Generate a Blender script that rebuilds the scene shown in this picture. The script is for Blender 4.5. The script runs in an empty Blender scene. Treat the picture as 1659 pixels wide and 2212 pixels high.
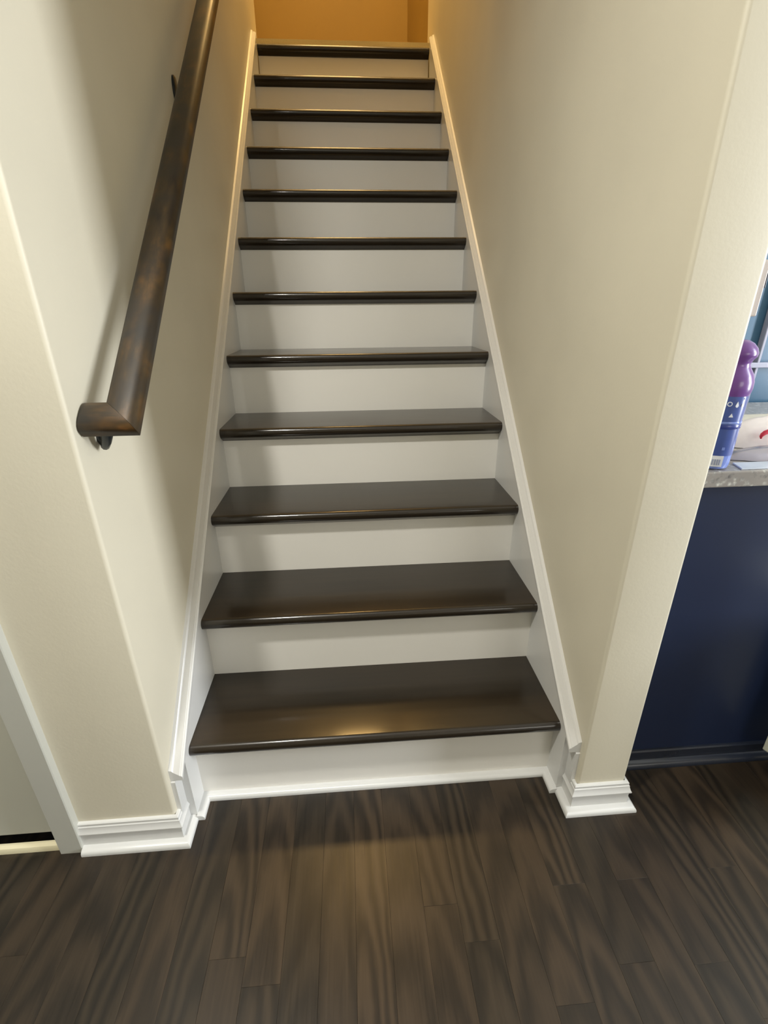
import bpy, bmesh, math, random
from mathutils import Vector, Matrix
random.seed(7)
S = bpy.context.scene
COL = S.collection

# ------------------------------------------------------------------ camera
def setup_camera():
    yaw, pitch, roll = math.radians(4.0184), math.radians(23.3662), math.radians(-0.5401)
    f = Vector((math.sin(yaw)*math.cos(pitch), math.cos(yaw)*math.cos(pitch), -math.sin(pitch)))
    r = Vector((math.cos(yaw), -math.sin(yaw), 0)); u = r.cross(f)
    r2 = math.cos(roll)*r + math.sin(roll)*u; u2 = -math.sin(roll)*r + math.cos(roll)*u
    cd = bpy.data.cameras.new('camera'); cam = bpy.data.objects.new('camera', cd); COL.objects.link(cam)
    M = Matrix((r2, u2, -f)).transposed().to_4x4(); M.translation = Vector((-.04059, -.82694, 1.0932))
    cam.matrix_world = M
    cd.sensor_fit = 'HORIZONTAL'; cd.sensor_width = 36; cd.lens = 36*1032.31/1659
    cd.clip_start = .02; cd.clip_end = 60
    S.camera = cam
setup_camera()

# ------------------------------------------------------------------ world, lights, exposure
S.view_settings.view_transform = 'Standard'; S.view_settings.look = 'None'
S.view_settings.gamma = 1; S.view_settings.use_curve_mapping = False
S.view_settings.exposure = 0.0
w = bpy.data.worlds.new('world'); S.world = w; w.use_nodes = True
w.node_tree.nodes['Background'].inputs[0].default_value = (.8, .88, 1, 1)
w.node_tree.nodes['Background'].inputs[1].default_value = .03

def area(name, loc, target, sx, sy, power, col, spread=180):
    l = bpy.data.lights.new(name, 'AREA'); l.shape = 'RECTANGLE'; l.size = sx; l.size_y = sy
    l.energy = power; l.color = col; l.spread = math.radians(spread)
    o = bpy.data.objects.new(name, l); COL.objects.link(o); o.location = loc
    o.rotation_euler = (Vector(target)-Vector(loc)).to_track_quat('-Z', 'Y').to_euler()
    return o
# daylight through the side window (right), a recessed ceiling lamp, the lamp upstairs, plus added fills
area('daylight_side_window', (3.31, -.86, 1.20), (0, -.86, 1.20), .40, 1.5, 112, (.93, .965, 1.0))
area('rear_fill', (2.2, -4.26, 1.45), (2.2, 0, 1.45), 1.6, 1.25, 30, (1.0, .97, .90))  # added fill in an unseen rear opening, placed to brighten the left stair wall
rc = area('recessed_ceiling_lamp', (-.53, -.60, 2.385), (-.53, -.60, 0), .13, .13, 33, (1.0, .97, .89)); rc.data.shape = 'DISK'
area('kitchen_fill', (2.6, -.6, 1.9), (1.3, .3, .9), .6, .6, 9, (.75, .86, 1.0))  # added cool fill for the kitchen corner, hanging free with no window there
area('upstairs_lamp', (-.08, 2.72, 4.55), (-.08, 2.72, 0), .50, .42, 30, (1.0, .62, .22))
area('upstairs_warm_fill', (-.02, 1.65, 4.6), (-.02, 1.75, 0), .8, .8, 26, (1.0, .68, .30))  # second warm light added upstairs to tint the risers

# ------------------------------------------------------------------ material helpers
class NT:
    def __init__(s, name):
        s.m = bpy.data.materials.new(name); s.m.use_nodes = True
        s.t = s.m.node_tree; s.b = s.t.nodes['Principled BSDF']
    def n(s, typ, **kw):
        nd = s.t.nodes.new(typ)
        for k, v in kw.items():
            if k[0] == '_': setattr(nd, k[1:], v)
            else:
                key = int(k[1:]) if k[0] == 'i' and k[1:].isdigit() else k
                if isinstance(v, bpy.types.NodeSocket): s.t.links.new(v, nd.inputs[key])
                else: nd.inputs[key].default_value = v
        return nd
    def math(s, op, a, b=0.0, c=None):
        kw = dict(_operation=op, i0=a, i1=b)
        if c is not None: kw['i2'] = c
        return s.n('ShaderNodeMath', **kw).outputs[0]
    def ramp(s, fac, stops):
        r = s.n('ShaderNodeValToRGB'); s.t.links.new(fac, r.inputs[0])
        e = r.color_ramp.elements
        while len(e) < len(stops): e.new(.5)
        for el, (p, c) in zip(e, stops): el.position = p; el.color = (*c, 1)
        return r.outputs[0]
    def mix(s, fac, a, b, mode='MIX'):
        m = s.n('ShaderNodeMix', _data_type='RGBA', _blend_type=mode)
        for k, v in ((0, fac), (6, a), (7, b)):
            if isinstance(v, bpy.types.NodeSocket): s.t.links.new(v, m.inputs[k])
            else: m.inputs[k].default_value = (*v, 1) if k > 0 else v
        return m.outputs[2]
    def set(s, **kw):
        for k, v in kw.items():
            k = k.replace('_', ' ')
            if isinstance(v, bpy.types.NodeSocket): s.t.links.new(v, s.b.inputs[k])
            elif isinstance(v, tuple) and len(v) == 3: s.b.inputs[k].default_value = (*v, 1)
            else: s.b.inputs[k].default_value = v
        return s
    def coord(s, kind='Object', scale=(1, 1, 1), rnd=False):
        c = s.n('ShaderNodeTexCoord').outputs[kind]
        if rnd:
            oi = s.n('ShaderNodeObjectInfo').outputs['Random']
            v = s.n('ShaderNodeCombineXYZ', i0=s.math('MULTIPLY', oi, 37.), i1=s.math('MULTIPLY', oi, 91.), i2=s.math('MULTIPLY', oi, 53.)).outputs[0]
            c = s.n('ShaderNodeVectorMath', _operation='ADD', i0=c, i1=v).outputs[0]
        return s.n('ShaderNodeMapping', Vector=c, Scale=scale).outputs[0]
    def noise(s, vec, scale, detail=3, rough=.5):
        return s.n('ShaderNodeTexNoise', Vector=vec, Scale=scale, Detail=detail, Roughness=rough).outputs[0]
    def bump(s, h, strength, dist=.002):
        return s.set(Normal=s.n('ShaderNodeBump', Strength=strength, Distance=dist, Height=h).outputs[0])

def paint(name, col, rough=.55, orange=.12, vary=.05, coat=0.):
    t = NT(name); c = t.coord('Object')
    n1 = t.noise(c, 2.2, 3); n2 = t.noise(c, 160, 2)
    lo = tuple(x*(1-vary) for x in col); hi = tuple(min(1, x*(1+vary)) for x in col)
    t.set(Base_Color=t.ramp(n1, [(.3, lo), (.7, hi)]), Roughness=rough, Coat_Weight=coat, Coat_Roughness=.15)
    t.bump(n2, orange, .001)
    return t.m

M = {}
M['wall'] = paint('wall_paint_sage_beige', (.655, .612, .49), .5, .15)
M['gold'] = paint('wall_paint_gold', (.30, .19, .038), .6, .15)
M['trim'] = paint('trim_paint_white', (.66, .66, .645), .28, .05, .02)
M['casing'] = paint('casing_paint_greige', (.50, .50, .45), .3, .05, .02)
M['riser'] = paint('riser_paint_white', (.83, .81, .76), .35, .06, .02)
M['ceiling'] = paint('ceiling_paint', (.78, .76, .70), .8, .2)
M['door'] = paint('door_paint_grey', (.55, .55, .48), .4, .05, .02)
M['cream'] = paint('threshold_cream', (.78, .72, .50), .4, .05, .04)
M['navy'] = paint('cabinet_paint_navy', (.011, .020, .056), .36, .05, .08, .12)
M['darktrim'] = paint('toe_trim_dark', (.02, .025, .04), .22, .05)
M['black'] = paint('bracket_black_metal', (.012, .017, .02), .28, .05)
M['carpet'] = paint('landing_carpet_tan', (.60, .50, .27), .95, .9, .15)
M['bin'] = paint('bin_grey_plastic', (.5, .5, .42), .4, .05)
M['plate'] = paint('plate_pale_plastic', (.62, .55, .52), .4, .05)
M['slot'] = paint('plate_dark_plastic', (.06, .05, .08), .4, .05)
M['bluewall'] = paint('backsplash_panel_blue', (.045, .125, .215), .3, .05, .06)
M['chrome'] = paint('glazing_bar_pale', (.34, .35, .45), .3, .05)

def tread_mat():
    t = NT('tread_espresso_stain'); c = t.coord('Object', (1.2, 22, 22), True)
    g = t.noise(c, 3.0, 6, .6); c2 = t.coord('Object', (3, 6, 6), True); b = t.noise(c2, 1.3, 2)
    col = t.mix(t.math('MULTIPLY', b, .5), t.ramp(g, [(.3, (.011, .0085, .006)), (.75, (.021, .0155, .010))]), (.034, .022, .010))
    t.set(Base_Color=col, Roughness=t.math('MULTIPLY_ADD', b, .14, .24), Coat_Weight=.65, Coat_Roughness=.11, Specular_IOR_Level=.3)
    t.bump(g, .06, .001); return t.m
M['tread'] = tread_mat()

def rail_mat(cross=False):
    t = NT('handrail_mottled_walnut'); c = t.coord('Object', (2.2, 9, 9) if cross else (9, 2.2, 2.2))
    n1 = t.noise(c, 3.4, 4, .6); c2 = t.coord('Object', (9, 9, 9)); n2 = t.noise(c2, 1.5, 3, .5)
    base = t.ramp(n1, [(.34, (.012, .008, .005)), (.5, (.034, .021, .008)), (.64, (.085, .042, .011)), (.76, (.24, .10, .03))])
    col = t.mix(t.ramp(n2, [(.42, (0, 0, 0)), (.62, (1, 1, 1))]), base, (.018, .014, .010))
    t.set(Base_Color=col, Roughness=.45, Specular_IOR_Level=.3, Coat_Weight=.22, Coat_Roughness=.18)
    t.bump(n1, .08, .001); return t.m
M['rail'] = rail_mat()
M['rail2'] = rail_mat(True)

def oak_mat():
    t = NT('floor_oak_dark_stain')
    tc = t.n('ShaderNodeTexCoord').outputs['Object']
    rnd = t.n('ShaderNodeObjectInfo').outputs['Random']
    r2 = t.math('FRACT', t.math('MULTIPLY', rnd, 7.31)); r3 = t.math('FRACT', t.math('MULTIPLY', rnd, 23.7))
    off = t.n('ShaderNodeCombineXYZ', i0=t.math('MULTIPLY', rnd, 41.), i1=t.math('MULTIPLY', rnd, 17.), i2=t.math('MULTIPLY', rnd, 9.)).outputs[0]
    v = t.n('ShaderNodeVectorMath', _operation='ADD', i0=tc, i1=off).outputs[0]
    vs = t.n('ShaderNodeMapping', Vector=v, Scale=(6, 1.5, 1)).outputs[0]
    warp = t.noise(vs, 1.6, 4, .55)
    sx = t.n('ShaderNodeSeparateXYZ', i0=tc)
    # tilted growth rings -> cathedral figure along the plank
    dx = t.math('ADD', sx.outputs[0], t.math('MULTIPLY_ADD', r2, .07, -.035))
    dy = t.math('ADD', t.math('MULTIPLY', sx.outputs[1], .10), t.math('MULTIPLY_ADD', r3, .10, .004))
    rad = t.math('SQRT', t.math('ADD', t.math('MULTIPLY', dx, dx), t.math('MULTIPLY', dy, dy)))
    ph = t.math('ADD', t.math('MULTIPLY', rad, 330.), t.math('MULTIPLY', warp, 19.))
    ring = t.math('MULTIPLY_ADD', t.math('SINE', ph), .5, .5)
    vf = t.n('ShaderNodeMapping', Vector=v, Scale=(260, 9, 1)).outputs[0]
    pore = t.noise(vf, 1.0, 3, .6)
    tone = t.mix(ring, (.015, .0115, .0085), (.066, .046, .029))
    tone = t.mix(t.math('MULTIPLY_ADD', r3, .40, .28), tone, t.ramp(pore, [(.3, (.022, .017, .012)), (.7, (.042, .030, .020))]))
    plank = t.ramp(rnd, [(0, (.60, .62, .61)), (.35, (.82, .78, .73)), (.7, (.70, .70, .69)), (1, (.98, .92, .84))])
    col = t.mix(1., tone, plank, 'MULTIPLY')
    t.set(Base_Color=col, Roughness=t.math('MULTIPLY_ADD', pore, .10, .27), IOR=1.48)
    t.bump(t.math('ADD', pore, t.math('MULTIPLY', ring, .5)), .10, .0008)
    return t.m
M['oak'] = oak_mat()
M['gap'] = paint('subfloor_dark', (.012, .009, .007), .8, .1)

def granite():
    t = NT('granite_grey'); c = t.coord('Object')
    a = t.noise(c, 55, 5, .7); b = t.n('ShaderNodeTexVoronoi', Vector=c, Scale=90.).outputs[0]
    col = t.mix(t.ramp(b, [(.2, (0, 0, 0)), (.6, (1, 1, 1))]), t.ramp(a, [(.35, (.16, .15, .15)), (.52, (.36, .35, .33)), (.66, (.75, .74, .68))]), (.3, .28, .26))
    t.set(Base_Color=col, Roughness=.18); return t.m
M['granite'] = granite()
def simple(name, col, rough=.3, **kw):
    t = NT(name); n = t.noise(t.coord('Object'), 30, 2)
    t.set(Base_Color=t.ramp(n, [(.3, tuple(x*.92 for x in col)), (.7, tuple(min(1, x*1.05) for x in col))]), Roughness=rough, **kw); return t.m
M['purple'] = simple('cap_purple_plastic', (.17, .065, .29), .28, Coat_Weight=.3)
M['bluelab'] = simple('label_blue_film', (.06, .10, .34), .28, Coat_Weight=.3)
M['bluedk'] = simple('label_band_blue', (.04, .06, .27), .25)
M['bluepl'] = simple('bottle_clear_blue', (.20, .28, .66), .12, Coat_Weight=.5)
M['white'] = simple('print_white', (.85, .88, .95), .4)
M['bag'] = simple('bag_white_film', (.86, .80, .80), .35)
M['red'] = simple('print_red', (.62, .03, .07), .4)
M['foil'] = simple('foil_silver_grey', (.42, .40, .46), .25, Metallic=.5)
M['paper'] = simple('paper_cream', (.72, .68, .58), .7)
M['paperb'] = simple('paper_pale_blue', (.60, .66, .76), .6)
M['barcode'] = simple('barcode_grey', (.3, .34, .5), .6)
M['glass'] = simple('window_pane_bright', (.7, .8, .9), .1)

# ------------------------------------------------------------------ geometry helpers
def link(name, bm, mat, parent=None, smooth=False, bevel=0, seg=2):
    bmesh.ops.recalc_face_normals(bm, faces=bm.faces)
    me = bpy.data.meshes.new(name); bm.to_mesh(me); bm.free()
    if mat: me.materials.append(mat)
    o = bpy.data.objects.new(name, me); COL.objects.link(o)
    if parent: o.parent = parent
    if smooth:
        for p in me.polygons: p.use_smooth = True
        try: me.set_sharp_from_angle(angle=math.radians(smooth if smooth is not True else 35))
        except Exception: pass
    if bevel:
        m = o.modifiers.new('bevel', 'BEVEL'); m.width = bevel; m.segments = seg; m.limit_method = 'ANGLE'; m.angle_limit = math.radians(40)
    return o
def box(bm, x0, x1, y0, y1, z0, z1):
    v = [bm.verts.new(p) for p in ((x0,y0,z0),(x1,y0,z0),(x1,y1,z0),(x0,y1,z0),(x0,y0,z1),(x1,y0,z1),(x1,y1,z1),(x0,y1,z1))]
    for f in ((0,3,2,1),(4,5,6,7),(0,1,5,4),(1,2,6,5),(2,3,7,6),(3,0,4,7)): bm.faces.new([v[i] for i in f])
    return v
def bx(name, mat, *a, parent=None, bevel=0):
    bm = bmesh.new(); box(bm, *a); return link(name, bm, mat, parent, bevel=bevel)
def loft(bm, rings, cap=True, closed=True):
    R = [[bm.verts.new(p) for p in r] for r in rings]
    n = len(R[0])
    for a, b in zip(R, R[1:]):
        for i in range(n if closed else n-1):
            j = (i+1) % n
            bm.faces.new((a[i], a[j], b[j], b[i]))
    if cap: bm.faces.new(R[0][::-1]); bm.faces.new(R[-1])
def prism_x(bm, prof, x0, x1): loft(bm, [[(x, y, z) for y, z in prof] for x in (x0, x1)])
def prism_z(bm, prof, z0, z1): loft(bm, [[(x, y, z) for x, y in prof] for z in (z0, z1)])
def sweep(bm, prof, path, z=0., side=1):
    """prof = [(out,up)], path = plan polyline; outward is to the right of travel times side; mitred."""
    P = [Vector(p) for p in path]; rings = []
    for i, p in enumerate(P):
        d0 = (P[i]-P[i-1]).normalized() if i else None
        d1 = (P[i+1]-P[i]).normalized() if i < len(P)-1 else None
        n0 = Vector((d0.y, -d0.x)) if d0 else None; n1 = Vector((d1.y, -d1.x)) if d1 else None
        if n0 and n1: m = (n0+n1); m = m/(m.dot(n0)) if m.length > 1e-6 else n0
        else: m = n0 or n1
        rings.append([(p.x+m.x*o*side, p.y+m.y*o*side, z+u) for o, u in prof])
    loft(bm, rings)
def lathe(bm, prof, c, n=28):
    loft(bm, [[(c[0]+r*math.cos(2*math.pi*i/n), c[1]+r*math.sin(2*math.pi*i/n), c[2]+z) for i in range(n)] for r, z in prof])
def tube(bm, pts, r, n=10):
    pts = [Vector(p) for p in pts]; rings = []; rr = r if isinstance(r, (list, tuple)) else [r]*len(pts)
    for i, p in enumerate(pts):
        d = (pts[min(i+1, len(pts)-1)]-pts[max(i-1, 0)]).normalized()
        a = d.cross(Vector((0, 1, .3))).normalized(); b = d.cross(a)
        rings.append([p+(a*math.cos(t)+b*math.sin(t))*rr[i] for t in [2*math.pi*k/n for k in range(n)]])
    loft(bm, rings)
def struct(o): o['kind'] = 'structure'; return o
def thing(name, label, cat, loc=(0, 0, 0), group=None):
    o = bpy.data.objects.new(name, None); o.empty_display_size = .05; COL.objects.link(o); o.location = loc
    return tag(o, label, cat, group)
def tag(o, label, cat, group=None):
    o['label'] = label; o['category'] = cat
    if group: o['group'] = group
    return o
def child_local(o, parent):
    """parts are modelled in world coordinates: keep them there under a moved Empty"""
    o.parent = parent; o.matrix_parent_inverse = Matrix.Translation(-Vector(parent.location)); return o

# ------------------------------------------------------------------ dimensions
RUN, RISE, N = .2087, .19, 12
XS = .427            # inner face of the skirt boards
XL, XR, XR2 = -.452, .451, .566
YF = -.098           # front end of both stair walls
YE = 2.50            # upper end of the stair walls
CEIL, TOP = 2.40, 4.70
ZL = N*RISE

# ------------------------------------------------------------------ structure: walls, ceilings
def rounded_plan(x0, x1, y0, y1, corners, r=.007, n=4):
    pts = []
    for (cx, cy, sx, sy, key, a0) in ((x0, y0, 1, 1, 'a', 180), (x1, y0, -1, 1, 'b', 270), (x1, y1, -1, -1, 'c', 0), (x0, y1, 1, -1, 'd', 90)):
        if key in corners:
            for k in range(n+1):
                a = math.radians(a0+90*k/n); pts.append((cx+sx*r+r*math.cos(a), cy+sy*r+r*math.sin(a)))
        else: pts.append((cx, cy))
    return pts
bm = bmesh.new(); prism_z(bm, rounded_plan(XL-.115, XL, YF, YE, 'b'), 0, TOP)
struct(link('wall_left', bm, M['wall'], smooth=30))
bm = bmesh.new(); prism_z(bm, rounded_plan(XR, XR2, YF, YE, 'ab'), 0, TOP)
struct(link('wall_right', bm, M['wall'], smooth=30))
# wall beside the stairs, with the door opening in it
bm = bmesh.new()
box(bm, -.700, XL-.115, YF, YF+.115, 0, CEIL)
box(bm, -1.50, -.700, YF, YF+.115, 1.82, CEIL)
box(bm, -2.30, -1.50, YF, YF+.115, 0, CEIL)
struct(link('wall_front', bm, M['wall']))
# outer walls of the room behind the photographer and of the kitchen side
def wall_with_hole(name, axis, c, t, a0, a1, z1, h0, h1, hz0, hz1):
    bm = bmesh.new()
    def b(p0, p1, q0, q1):
        if axis == 'x': box(bm, c, c+t, p0, p1, q0, q1)
        else: box(bm, p0, p1, c, c+t, q0, q1)
    b(a0, h0, 0, z1); b(h1, a1, 0, z1); b(h0, h1, 0, hz0); b(h0, h1, hz1, z1)
    return struct(link(name, bm, M['wall']))
wall_with_hole('wall_side', 'x', 3.30, .12, -4.2, .66, CEIL, -1.11, -.61, .40, 2.00)
wall_with_hole('wall_rear', 'y', -4.32, .12, -2.3, 3.42, CEIL, 1.35, 3.05, .8, 2.1)
bm = bmesh.new(); box(bm, -2.42, -2.30, -4.2, YF+.115, 0, CEIL); struct(link('wall_far_left', bm, M['wall']))
bm = bmesh.new(); box(bm, XR2, 3.30, .66, .78, 0, CEIL); struct(link('wall_kitchen', bm, M['wall']))
# upper floor: gold painted hall
bm = bmesh.new(); box(bm, -1.8, XR2, 3.45, 3.57, ZL-.2, TOP); struct(link('wall_back', bm, M['gold']))
bm = bmesh.new(); box(bm, XR, XR2, YE, 3.45, ZL-.2, TOP); struct(link('wall_upper_right', bm, M['gold']))
bm = bmesh.new(); box(bm, -1.92, -1.8, YE-.12, 3.57, ZL-.2, TOP); box(bm, -1.8, XL-.115, YE-.12, YE, ZL-.2, TOP)
struct(link('wall_upper_left', bm, M['gold']))
bm = bmesh.new(); box(bm, XL, XR, 1.10, 1.20, CEIL+.25, TOP); struct(link('wall_header', bm, M['wall']))
bm = bmesh.new()
box(bm, -2.42, 3.42, -4.32, YF, CEIL, CEIL+.25); box(bm, XL, XR, YF, 1.20, CEIL, CEIL+.25)
box(bm, XR2, 3.42, YF, .78, CEIL, CEIL+.25); box(bm, -2.42, XL-.115, YF, YF+.115, CEIL, CEIL+.25)
struct(link('ceiling', bm, M['ceiling']))
bm = bmesh.new(); box(bm, -1.92, XR2, 1.10, 3.57, TOP, TOP+.1); struct(link('ceiling', bm, M['ceiling']))
# landing floor
bm = bmesh.new(); box(bm, XL, XR, 2.335, YE, ZL-.15, ZL+.042); box(bm, -1.8, XR, YE, 3.45, ZL-.15, ZL+.042)
fl = struct(link('floor', bm, M['carpet']))

# ------------------------------------------------------------------ main floor: planks
floor = struct(bx('floor', M['gap'], -2.42, 3.42, -4.32, .78, -.10, -.014))
PW = .0673
random.seed(21)
def plank(x0, x1, y0, y1):
    g, c = .00006, .00025
    bm = bmesh.new(); cx, cy = (x0+x1)/2, (y0+y1)/2
    hx, hy = (x1-x0)/2-g, (y1-y0)/2-g
    dz = -random.random()*.0003
    r = [[(-hx, -hy, -.0138), (hx, -hy, -.0138), (hx, hy, -.0138), (-hx, hy, -.0138)],
         [(-hx, -hy, dz-c), (hx, -hy, dz-c), (hx, hy, dz-c), (-hx, hy, dz-c)],
         [(-hx+c, -hy+c, dz), (hx-c, -hy+c, dz), (hx-c, hy-c, dz), (-hx+c, hy-c, dz)]]
    loft(bm, r)
    o = link('plank', bm, M['oak'], floor); o.location = (cx, cy, 0)
i0, i1 = -21, 16
for i in range(i0, i1):
    x0 = .339+PW*i
    yend = -.0005 if -.44 < x0 and x0+PW < .46 else (.02 if x0 > .5 else .0)
    y = yend; first = True
    while y > -1.6:
        L = random.uniform(.25, .6) if first else random.uniform(.45, .95); first = False
        y1 = max(y-L, -1.75); plank(x0, x0+PW, y1, y); y = y1
# far floor outside the picture, in broader runs of the same boards
for i in range(-40, 46):
    x0 = .339+PW*i
    if i < i0 or i >= i1: plank(x0, x0+PW, -4.15, .0)
    else: plank(x0, x0+PW, -4.15, -1.7505)

# ------------------------------------------------------------------ baseboards and door trim
BASE = [(0, 0), (.010, 0), (.010, .0455), (.0135, .0490), (.0137, .0520), (.0115, .0560), (.0088, .0640), (.0088, .0670), (.0070, .0690), (.0070, .0745), (.0050, .0765), (0, .0770)]
SHOE = [(.010, 0), (.027, 0), (.027, .0045), (.0262, .0080), (.0240, .0108), (.0205, .0128), (.0160, .0138), (.010, .0142)]
def baseboard(name, path, side=1):
    bm = bmesh.new(); sweep(bm, BASE, path, side=side); o = struct(link(name, bm, M['trim'], smooth=25))
    bm = bmesh.new(); sweep(bm, SHOE, path, side=side); link('shoe_moulding', bm, M['trim'], o, smooth=40)
    return o
baseboard('baseboard_left', [(-.656, YF), (XL, YF), (XL, -.0565)])
baseboard('baseboard_right', [(XR, -.0565), (XR, YF), (XR2, YF), (XR2, -.022)])
baseboard('baseboard_far', [(-2.30, YF), (-1.55, YF)])
# door casing with rounded edges, door slab, threshold
CAS = [(0, 0), (0, -.0145), (.002, -.0165), (.048, -.0165), (.050, -.0150), (.050, 0)]
bm = bmesh.new(); prism_z(bm, [(-.706+a, YF+b) for a, b in CAS], 0, 1.87)
prism_z(bm, [(-1.55+a, YF+b) for a, b in CAS], 0, 1.87)
loft(bm, [[(x, YF+b, 1.82+a) for a, b in CAS] for x in (-1.55, -.656)])
struct(link('trim_1', bm, M['casing'], smooth=30))
bm = bmesh.new(); box(bm, -.7075, -.700, YF+.001, YF+.114, 0, 1.82); box(bm, -1.5, -1.4925, YF+.001, YF+.114, 0, 1.82); struct(link('trim_2', bm, M['trim']))
bm = bmesh.new(); box(bm, -1.49, -.7095, YF+.006, YF+.042, .042, 1.815)
dr = struct(link('door_1', bm, M['door'], bevel=.0015))
bm = bmesh.new(); lathe(bm, [(.001, 0), (.02, 0), (.02, .006), (.009, .01), (.009, .03), (.024, .042), (.024, .055), (.012, .062), (.001, .063)], (0, 0, 0), 20)
kn = link('door_knob', bm, M['chrome'], dr, smooth=40); kn.rotation_euler = (math.radians(90), 0, 0); kn.location = (-1.43, YF+.006, .85)
bm = bmesh.new(); prism_x(bm, [(YF-.008, 0), (YF+.004, 0), (YF+.004, .018), (YF+.0, .018), (YF-.006, .014), (YF-.008, .009)], -1.4925, -.7085)
struct(link('trim_3', bm, M['cream'], smooth=30))

# ------------------------------------------------------------------ staircase
st = thing('staircase', 'closed staircase with twelve glossy espresso treads, white risers and white skirt boards', 'staircase', (0, 0, 0))
def tread_prof(k):
    yb = k*RUN+.004 if k < N else 2.335
    yf = (k-1)*RUN-.030; yr = (k-1)*RUN; z = k*RISE; r = .0125
    p = [(yb, z), (yf+r, z)]
    for j in range(1, 7):
        a = math.radians(90+90*j/6); p.append((yf+r+r*math.cos(a), z-r+r*math.sin(a)))
    p += [(yf+.0006, z-.0185), (yf+.004, z-.0245), (yf+.012, z-.0300), (yf+.020, z-.0345), (yr-.003, z-.0400), (yr, z-.0400), (yr, z-.027), (yb, z-.027)]
    return p
for k in range(1, N+1):
    bm = bmesh.new(); prism_x(bm, tread_prof(k), -XS, XS)
    o = link('tread', bm, M['tread'], st, smooth=30)
    bm = bmesh.new(); y = (k-1)*RUN; box(bm, -XS, XS, y, y+.016, (k-1)*RISE+(0 if k > 1 else 0), k*RISE-.0271)
    link('riser', bm, M['riser'], st)
SL = RISE/RUN
def zl(y): return RISE+(y+.03)*SL           # line through the nosings
for s in (-1, 1):
    xw = XL if s < 0 else XR
    bm = bmesh.new()
    poly = [(-.056, 0), (-.056, zl(-.056)+.026), (2.262, zl(2.262)+.026), (2.262, 1.85), (.25, 0)]
    prism_x(bm, poly, s*XS, xw)
    sk = link('skirt_board', bm, M['trim'], st)
    bm = bmesh.new()
    prism_x(bm, [(-.086, .0), (-.086, zl(-.086)+.020), (-.0562, zl(-.0562)+.020), (-.0562, 0)], xw-s*.0095, xw)
    link('skirt_end', bm, M['trim'], sk)
    cap = [(0, .022), (.0262, .022), (.0268, .026), (.0262, .032), (.0235, .0345), (.0215, .0345), (.0205, .0365), (.0095, .0455), (.0085, .0475), (.0065, .0500), (0, .0520)]
    ya, yb = -.084, 2.272
    bm = bmesh.new()
    loft(bm, [[(xw-s*d, ya, zl(ya)+h) for d, h in cap], [(xw-s*d, yb+(0.02 if d < .01 else 0), zl(yb)+h) for d, h in cap]])
    link('cap_moulding', bm, M['trim'], sk, smooth=25)
SH2 = [(a-.010, b) for a, b in SHOE]
bm = bmesh.new(); sweep(bm, SH2, [(-XS, -.062), (-XS, 0), (XS, 0), (XS, -.062)], side=1)
link('shoe_moulding', bm, M['trim'], st, smooth=40)

# ------------------------------------------------------------------ handrail
RX, RS = -.392, .8966
rl = thing('handrail', 'dark mottled wooden handrail mitred back to the left wall, on black brackets', 'handrail', (XL, -.06, .93))
def rail_section():
    # flat-bottomed profile with a low rounded top; (a across, h above the axis, perpendicular to the slope)
    pts = [(-.0255, -.0115), (.0255, -.0115), (.0275, -.0095)]
    n = 16
    for i in range(n+1):
        t = math.pi*i/n; c, s_ = math.cos(t), math.sin(t)
        pts.append((.0275*math.copysign(abs(c)**.75, c), -.003+.0165*s_**.8))
    return pts+[(-.0275, -.0095)]
sec = rail_section()
y0, z0 = -.0615, .9375
ang = math.atan(RS); cA, sA = math.cos(ang), math.sin(ang)
def rp(x, s_, h): return (x, y0+s_*cA-h*sA, z0+s_*sA+h*cA)     # point in the plane of the rail
sE = 2.75
bm = bmesh.new(); loft(bm, [[rp(RX+a, -a, h) for a, h in sec], [rp(RX+a, .9, h) for a, h in sec], [rp(RX+a, sE, h) for a, h in sec]])
o = link('rail', bm, M['rail'], smooth=40); child_local(o, rl)
bm = bmesh.new(); loft(bm, [[rp(RX+a-.0004, -a, h) for a, h in sec], [rp(XL+.003, -a, h) for a, h in sec], [rp(XL+.0008, -a*.93, h*.9) for a, h in sec]])
o = link('rail_return', bm, M['rail2'], smooth=40); child_local(o, rl)
# brackets
def bracket(y, zr, dx=.060):
    b = bpy.data.objects.new('bracket', None); b.empty_display_size = .03; COL.objects.link(b); child_local(b, rl)
    bm = bmesh.new()
    n = 20
    def ell(dxx, ry, rz): return [(XL+dxx, y+ry*math.cos(2*math.pi*i/n), zr-.052+rz*math.sin(2*math.pi*i/n)) for i in range(n)]
    loft(bm, [ell(0, .016, .032), ell(.004, .016, .032), ell(.007, .012, .027)])
    link('wall_plate', bm, M['black'], b, smooth=40)
    bm = bmesh.new()
    tube(bm, [(XL+.004, y, zr-.058), (XL+.018, y, zr-.066), (XL+.036, y, zr-.064), (XL+.052, y, zr-.052), (XL+.060, y, zr-.036), (XL+.060, y, zr-.022)], [.008, .0075, .007, .007, .0075, .009])
    box(bm, XL+.048, XL+.072, y-.007, y+.007, zr-.027, zr-.023)
    link('bracket_arm', bm, M['black'], b, smooth=40)
def rz(y): return z0+(y-y0)*RS
bracket(.74, rz(.74)-.008)
bracket(1.60, rz(1.60)-.008)
b = bpy.data.objects.new('bracket', None); COL.objects.link(b); child_local(b, rl)
bm = bmesh.new(); tube(bm, [(XL, -.026, .905), (XL+.007, -.030, .893), (XL+.014, -.040, .888), (XL+.022, -.050, .897), (XL+.030, -.057, .915)], [.0085, .0075, .007, .0075, .010])
link('bracket_arm', bm, M['black'], b, smooth=40)

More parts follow.
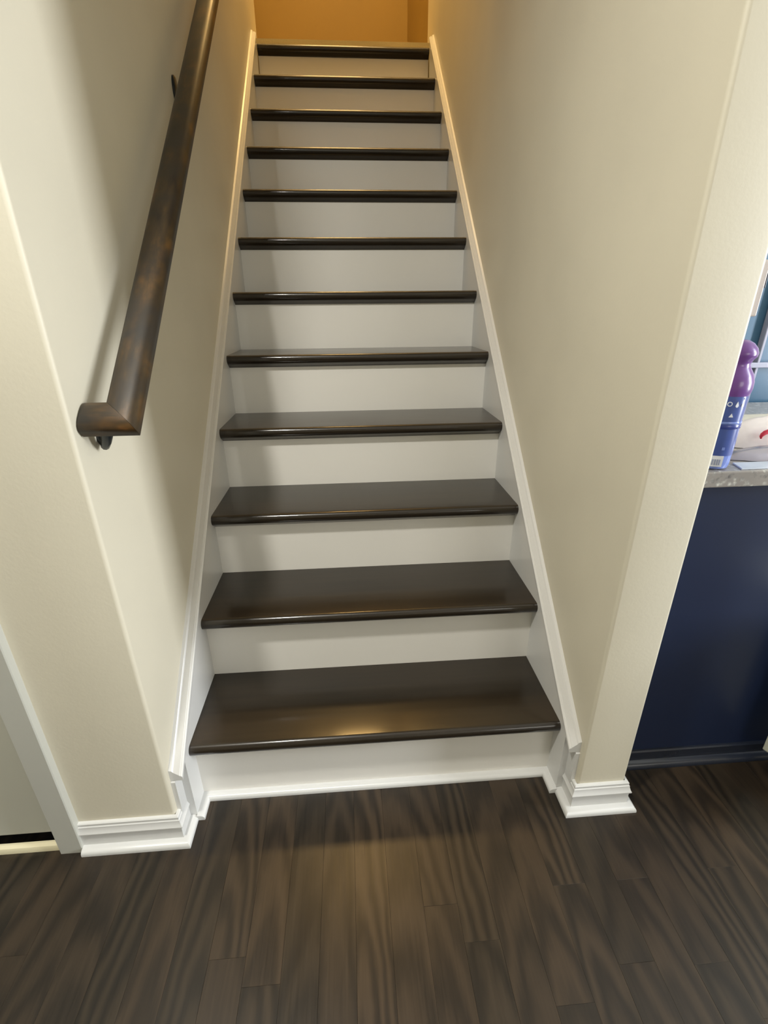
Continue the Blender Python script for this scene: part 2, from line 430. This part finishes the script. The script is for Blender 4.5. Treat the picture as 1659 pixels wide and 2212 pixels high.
# ------------------------------------------------------------------ kitchen side: cabinet, worktop and what stands on it
cb = thing('base_cabinet', 'dark navy painted base cabinet standing beyond the white wall end', 'cabinet', (1.1, .3, 0))
o = bx('cabinet_body', M['navy'], .600, 1.62, .004, .60, .0, .768, bevel=.001); child_local(o, cb)
bm = bmesh.new(); prism_x(bm, [(.004, 0), (-.018, 0), (-.018, .006), (-.015, .013), (-.009, .018), (.004, .020)], .600, 1.62)
o = link('toe_moulding', bm, M['darktrim'], smooth=40); child_local(o, cb)
bm = bmesh.new(); prism_x(bm, [(.004, .020), (-.004, .020), (-.004, .044), (-.001, .047), (.004, .047)], .600, 1.62)
o = link('toe_strip', bm, M['darktrim'], smooth=40); child_local(o, cb)
ct = bx('worktop', M['granite'], .590, 1.66, -.020, .62, .768, .800, bevel=.003)
tag(ct, 'speckled grey granite worktop slab on the navy cabinet', 'worktop')
# blue panelled glazing behind the worktop
bm = bmesh.new(); box(bm, .60, 1.9, .640, .66, .62, 1.5)
wn = struct(link('window_1', bm, M['bluewall']))
for (a, c_, z0_, z1_) in ((1.220, 1.229, .62, 1.5), (1.85, 1.90, .62, 1.5), (.60, .64, .62, 1.5)):
    bx('glazing_bar', M['chrome'], a, c_, .620, .640, z0_, z1_, parent=wn, bevel=.002)
bx('glazing_bar', M['chrome'], .64, 1.85, .616, .6395, .906, .922, parent=wn, bevel=.002)

# spray bottle
bc = (.657, .021)
bt = thing('spray_bottle', 'bottle with purple cap and blue printed label at the worktop edge', 'bottle', (bc[0], bc[1], .8))
bm = bmesh.new(); lathe(bm, [(.026, 0), (.031, .003), (.0325, .010), (.033, .028)], (0, 0, 0)); link('base', bm, M['bluepl'], bt, smooth=40)
bm = bmesh.new(); lathe(bm, [(.033, .028), (.0335, .050), (.033, .080), (.0336, .118), (.0335, .138)], (0, 0, 0)); bd = link('label_sleeve', bm, M['bluelab'], bt, smooth=40)
bm = bmesh.new(); lathe(bm, [(.0336, .079), (.0340, .0795), (.0340, .0865), (.0336, .087)], (0, 0, 0)); link('dark_band', bm, M['bluedk'], bd, smooth=40)
bm = bmesh.new(); lathe(bm, [(.0336, .0885), (.0340, .089), (.0340, .092), (.0336, .0925)], (0, 0, 0)); link('pale_band', bm, M['bluepl'], bd, smooth=40)
bm = bmesh.new(); lathe(bm, [(.0335, .138), (.0348, .143), (.0360, .150), (.0355, .162), (.032, .174), (.0245, .186), (.0225, .192), (.025, .199), (.0295, .205), (.030, .211), (.027, .219), (.020, .227), (.011, .232), (.002, .233)], (0, 0, 0)); link('cap', bm, M['purple'], bt, smooth=60)
def decal(verts2, name, mat, zc, ang0, r=.0341):
    """small raised print on the label: verts2 are (arc,height) outlines"""
    bm = bmesh.new(); lo = []; hi = []
    for a, h in verts2:
        t = math.radians(ang0)+a/r
        lo.append((math.sin(t)*(r-.0008), -math.cos(t)*(r-.0008), zc+h)); hi.append((math.sin(t)*(r+.0002), -math.cos(t)*(r+.0002), zc+h))
    loft(bm, [lo, hi]); return link(name, bm, mat, bd)
def ring2(rad, n=14): return [(rad*math.cos(2*math.pi*i/n), rad*math.sin(2*math.pi*i/n)) for i in range(n)]
drop = [(-.0028, -.002), (-.0018, -.0042), (0, -.005), (.0018, -.0042), (.0028, -.002), (.0018, .001), (0, .0058), (-.0018, .001)]
decal(ring2(.0042), 'printed_ring', M['white'], .125, -26); decal(ring2(.0027), 'ring_centre', M['bluelab'], .125, -26, .0344)
decal(drop, 'printed_drop', M['white'], .124, -5)
decal([(-.0022, -.0028), (.0022, -.0028), (.0022, .0028), (-.0022, .0028)], 'printed_square', M['white'], .123, 14)
decal([(-.0036, -.003), (.0036, -.003), (0, .0038)], 'printed_triangle', M['white'], .1045, -14)
decal([(-.016, -.0012), (.016, -.0012), (.016, .0012), (-.016, .0012)], 'printed_line', M['bluepl'], .1345, -12)
decal([(-.0025, -.0025), (.0025, -.0025), (.0025, .0025), (-.0025, .0025)], 'printed_square', M['bluepl'], .0425, -10)
decal([(-.014, -.0085), (.006, -.0085), (.006, .0125), (-.014, .0125)], 'barcode_sticker', M['white'], .016, -12)
for j in range(4): decal([(-.012+.004*j, -.005), (-.0105+.004*j, -.005), (-.0105+.004*j, .006), (-.012+.004*j, .006)], 'barcode_bar', M['barcode'], .016, -12, .0344)

# crumpled things on the worktop
def crumple(name, mat, cx, cy, z0_, lx, ly, h, seed, label, cat, rot=0, nx=16, ny=12, flat=.5):
    rnd = random.Random(seed); bm = bmesh.new(); top = []; bot = []
    ph = [rnd.uniform(0, 6.28) for _ in range(6)]
    def edge(a):  # irregular outline
        return 1+.07*math.sin(3*a+ph[0])+.05*math.sin(5*a+ph[1])+.03*math.sin(9*a+ph[2])
    na, nr = 28, 7
    ctr = bm.verts.new((0, 0, h)); prev = None; rings = []
    for r in range(1, nr+1):
        ring = []
        for i in range(na):
            a = 2*math.pi*i/na; q = r/nr; e = edge(a)
            hh = h*(1-q**2.4)**flat + (rnd.uniform(-1, 1)*h*.07+h*.09*math.sin(4*a+ph[3]+q*5))*(1-q)
            ring.append(bm.verts.new((lx*q*e*math.cos(a), ly*q*e*math.sin(a), max(.0012, hh) if r < nr else .0008)))
        rings.append(ring)
    for i in range(na): bm.faces.new((ctr, rings[0][i], rings[0][(i+1) % na]))
    for A, B in zip(rings, rings[1:]):
        for i in range(na): j = (i+1) % na; bm.faces.new((A[i], B[i], B[j], A[j]))
    base = [bm.verts.new((v.co.x*.97, v.co.y*.97, 0)) for v in rings[-1]]
    for i in range(na): j = (i+1) % na; bm.faces.new((rings[-1][i], base[i], base[j], rings[-1][j]))
    bm.faces.new(base[::-1])
    o = link(name, bm, mat, smooth=55); o.location = (cx, cy, z0_); o.rotation_euler = (0, 0, rot)
    tag(o, label, cat); return o
fo = crumple('foil_wrapper', M['foil'], .835, .058, .8005, .120, .030, .022, 3, 'crumpled silver grey wrapper lying on the worktop beside the bottle', 'wrapper')
bag = crumple('plastic_bag', M['bag'], .935, .165, .8005, .165, .062, .060, 5, 'puffy white plastic bag with red print on the worktop', 'bag', flat=.6)
bm = bmesh.new(); tubep = []
for j in range(9):
    a = math.radians(200-j*22); tubep.append((.0+.022*math.cos(a), 0, .012*math.sin(a)))
tube(bm, tubep, [.0015, .003, .0042, .0048, .0048, .0045, .004, .003, .0015], 8)
rp = link('red_print', bm, M['red'], bag, smooth=40); rp.location = (-.078, -.052, .028); rp['label'] = 'red curved print'
bm = bmesh.new()
pts = [(-.13, -.05), (.12, -.07), (.15, .04), (-.09, .075)]
for k in range(3):
    a = .12*k-.1
    q = [(x*math.cos(a)-y*math.sin(a), x*math.sin(a)+y*math.cos(a)) for x, y in pts]
    loft(bm, [[(x+.01*k, y, .004*k) for x, y in q], [(x+.01*k, y, .004*k+.0015+.012*max(0, (x+.1))) for x, y in q]])
pp = link('paper_stack', bm, M['paper']); pp.location = (1.06, .34, .801); tag(pp, 'cream sheets of paper heaped behind the white bag', 'paper')
bm = bmesh.new()
loft(bm, [[(.70, -.012, .8005), (.96, -.008, .8005), (.97, .026, .8005), (.71, .024, .8005)], [(.70, -.012, .803), (.96, -.008, .803), (.97, .026, .803), (.71, .024, .803)]])
fd = link('folded_leaflet', bm, M['paperb']); tag(fd, 'pale blue folded leaflet flat along the worktop front edge', 'paper')
# plate on the kitchen side of the wall end
sp = thing('wall_plate', 'pale plastic switch plate seen edge-on at the wall end corner, high', 'switch', (XR2, -.06, 1.09))
o = bx('plate', M['plate'], XR2, XR2+.0165, -.085, -.030, 1.073, 1.150, bevel=.002); child_local(o, sp)
o = bx('rocker', M['slot'], XR2+.0165, XR2+.0185, -.0845, -.045, 1.112, 1.136, bevel=.001); child_local(o, sp)
# white cart at the right edge, its corner in front of the cabinet
kc = thing('storage_cart', 'pale grey cart corner just in front of the navy cabinet, right edge', 'cart', (1.2, -.2, 0))
A_, B_ = Vector((.945, -.045)), Vector((1.045, -.245))
dd = (B_-A_); nn = Vector((-dd.y, dd.x)).normalized()*.30
pl = [A_, B_, B_+nn, A_+nn]
if pl[3].y > -.01: pl = [A_, B_, B_+Vector((.30, .05)), Vector((1.245, -.03))]
bm = bmesh.new(); loft(bm, [[(p.x, p.y, z) for p in pl] for z in (.078, .46)])
o = link('cart_body', bm, M['bin'], bevel=.003); child_local(o, kc)
for p in pl:
    c = (pl[0]+pl[1]+pl[2]+pl[3])/4; w = p+(c-p)*.22
    bm = bmesh.new(); lathe(bm, [(.006, .030), (.006, .079)], (w.x, w.y, 0), 10)
    n = 16
    loft(bm, [[(w.x+dx, w.y+.0175*math.cos(2*math.pi*i/n), .018+.0175*math.sin(2*math.pi*i/n)) for i in range(n)] for dx in (-.007, .007)])
    o = link('caster', bm, M['slot'], smooth=40); child_local(o, kc)

# ------------------------------------------------------------------ windows out of frame (side one carries daylight, rear one is added for fill)
def win_frame(name, axis, c, a0, a1, z0_, z1_):
    bm = bmesh.new(); t = .05
    def b(p0, p1, q0, q1, d0=0, d1=.035):
        if axis == 'x': box(bm, c+d0, c+d1, p0, p1, q0, q1)
        else: box(bm, p0, p1, c+d0, c+d1, q0, q1)
    b(a0, a0+t, z0_, z1_); b(a1-t, a1, z0_, z1_); b(a0+t, a1-t, z0_, z0_+t); b(a0+t, a1-t, z1_-t, z1_)
    return struct(link(name, bm, M['trim'], bevel=.003))
win_frame('window_2', 'x', 3.30, -1.11, -.61, .40, 2.00)
win_frame('rear_fill_window', 'y', -4.235, 1.35, 3.05, .8, 2.1)
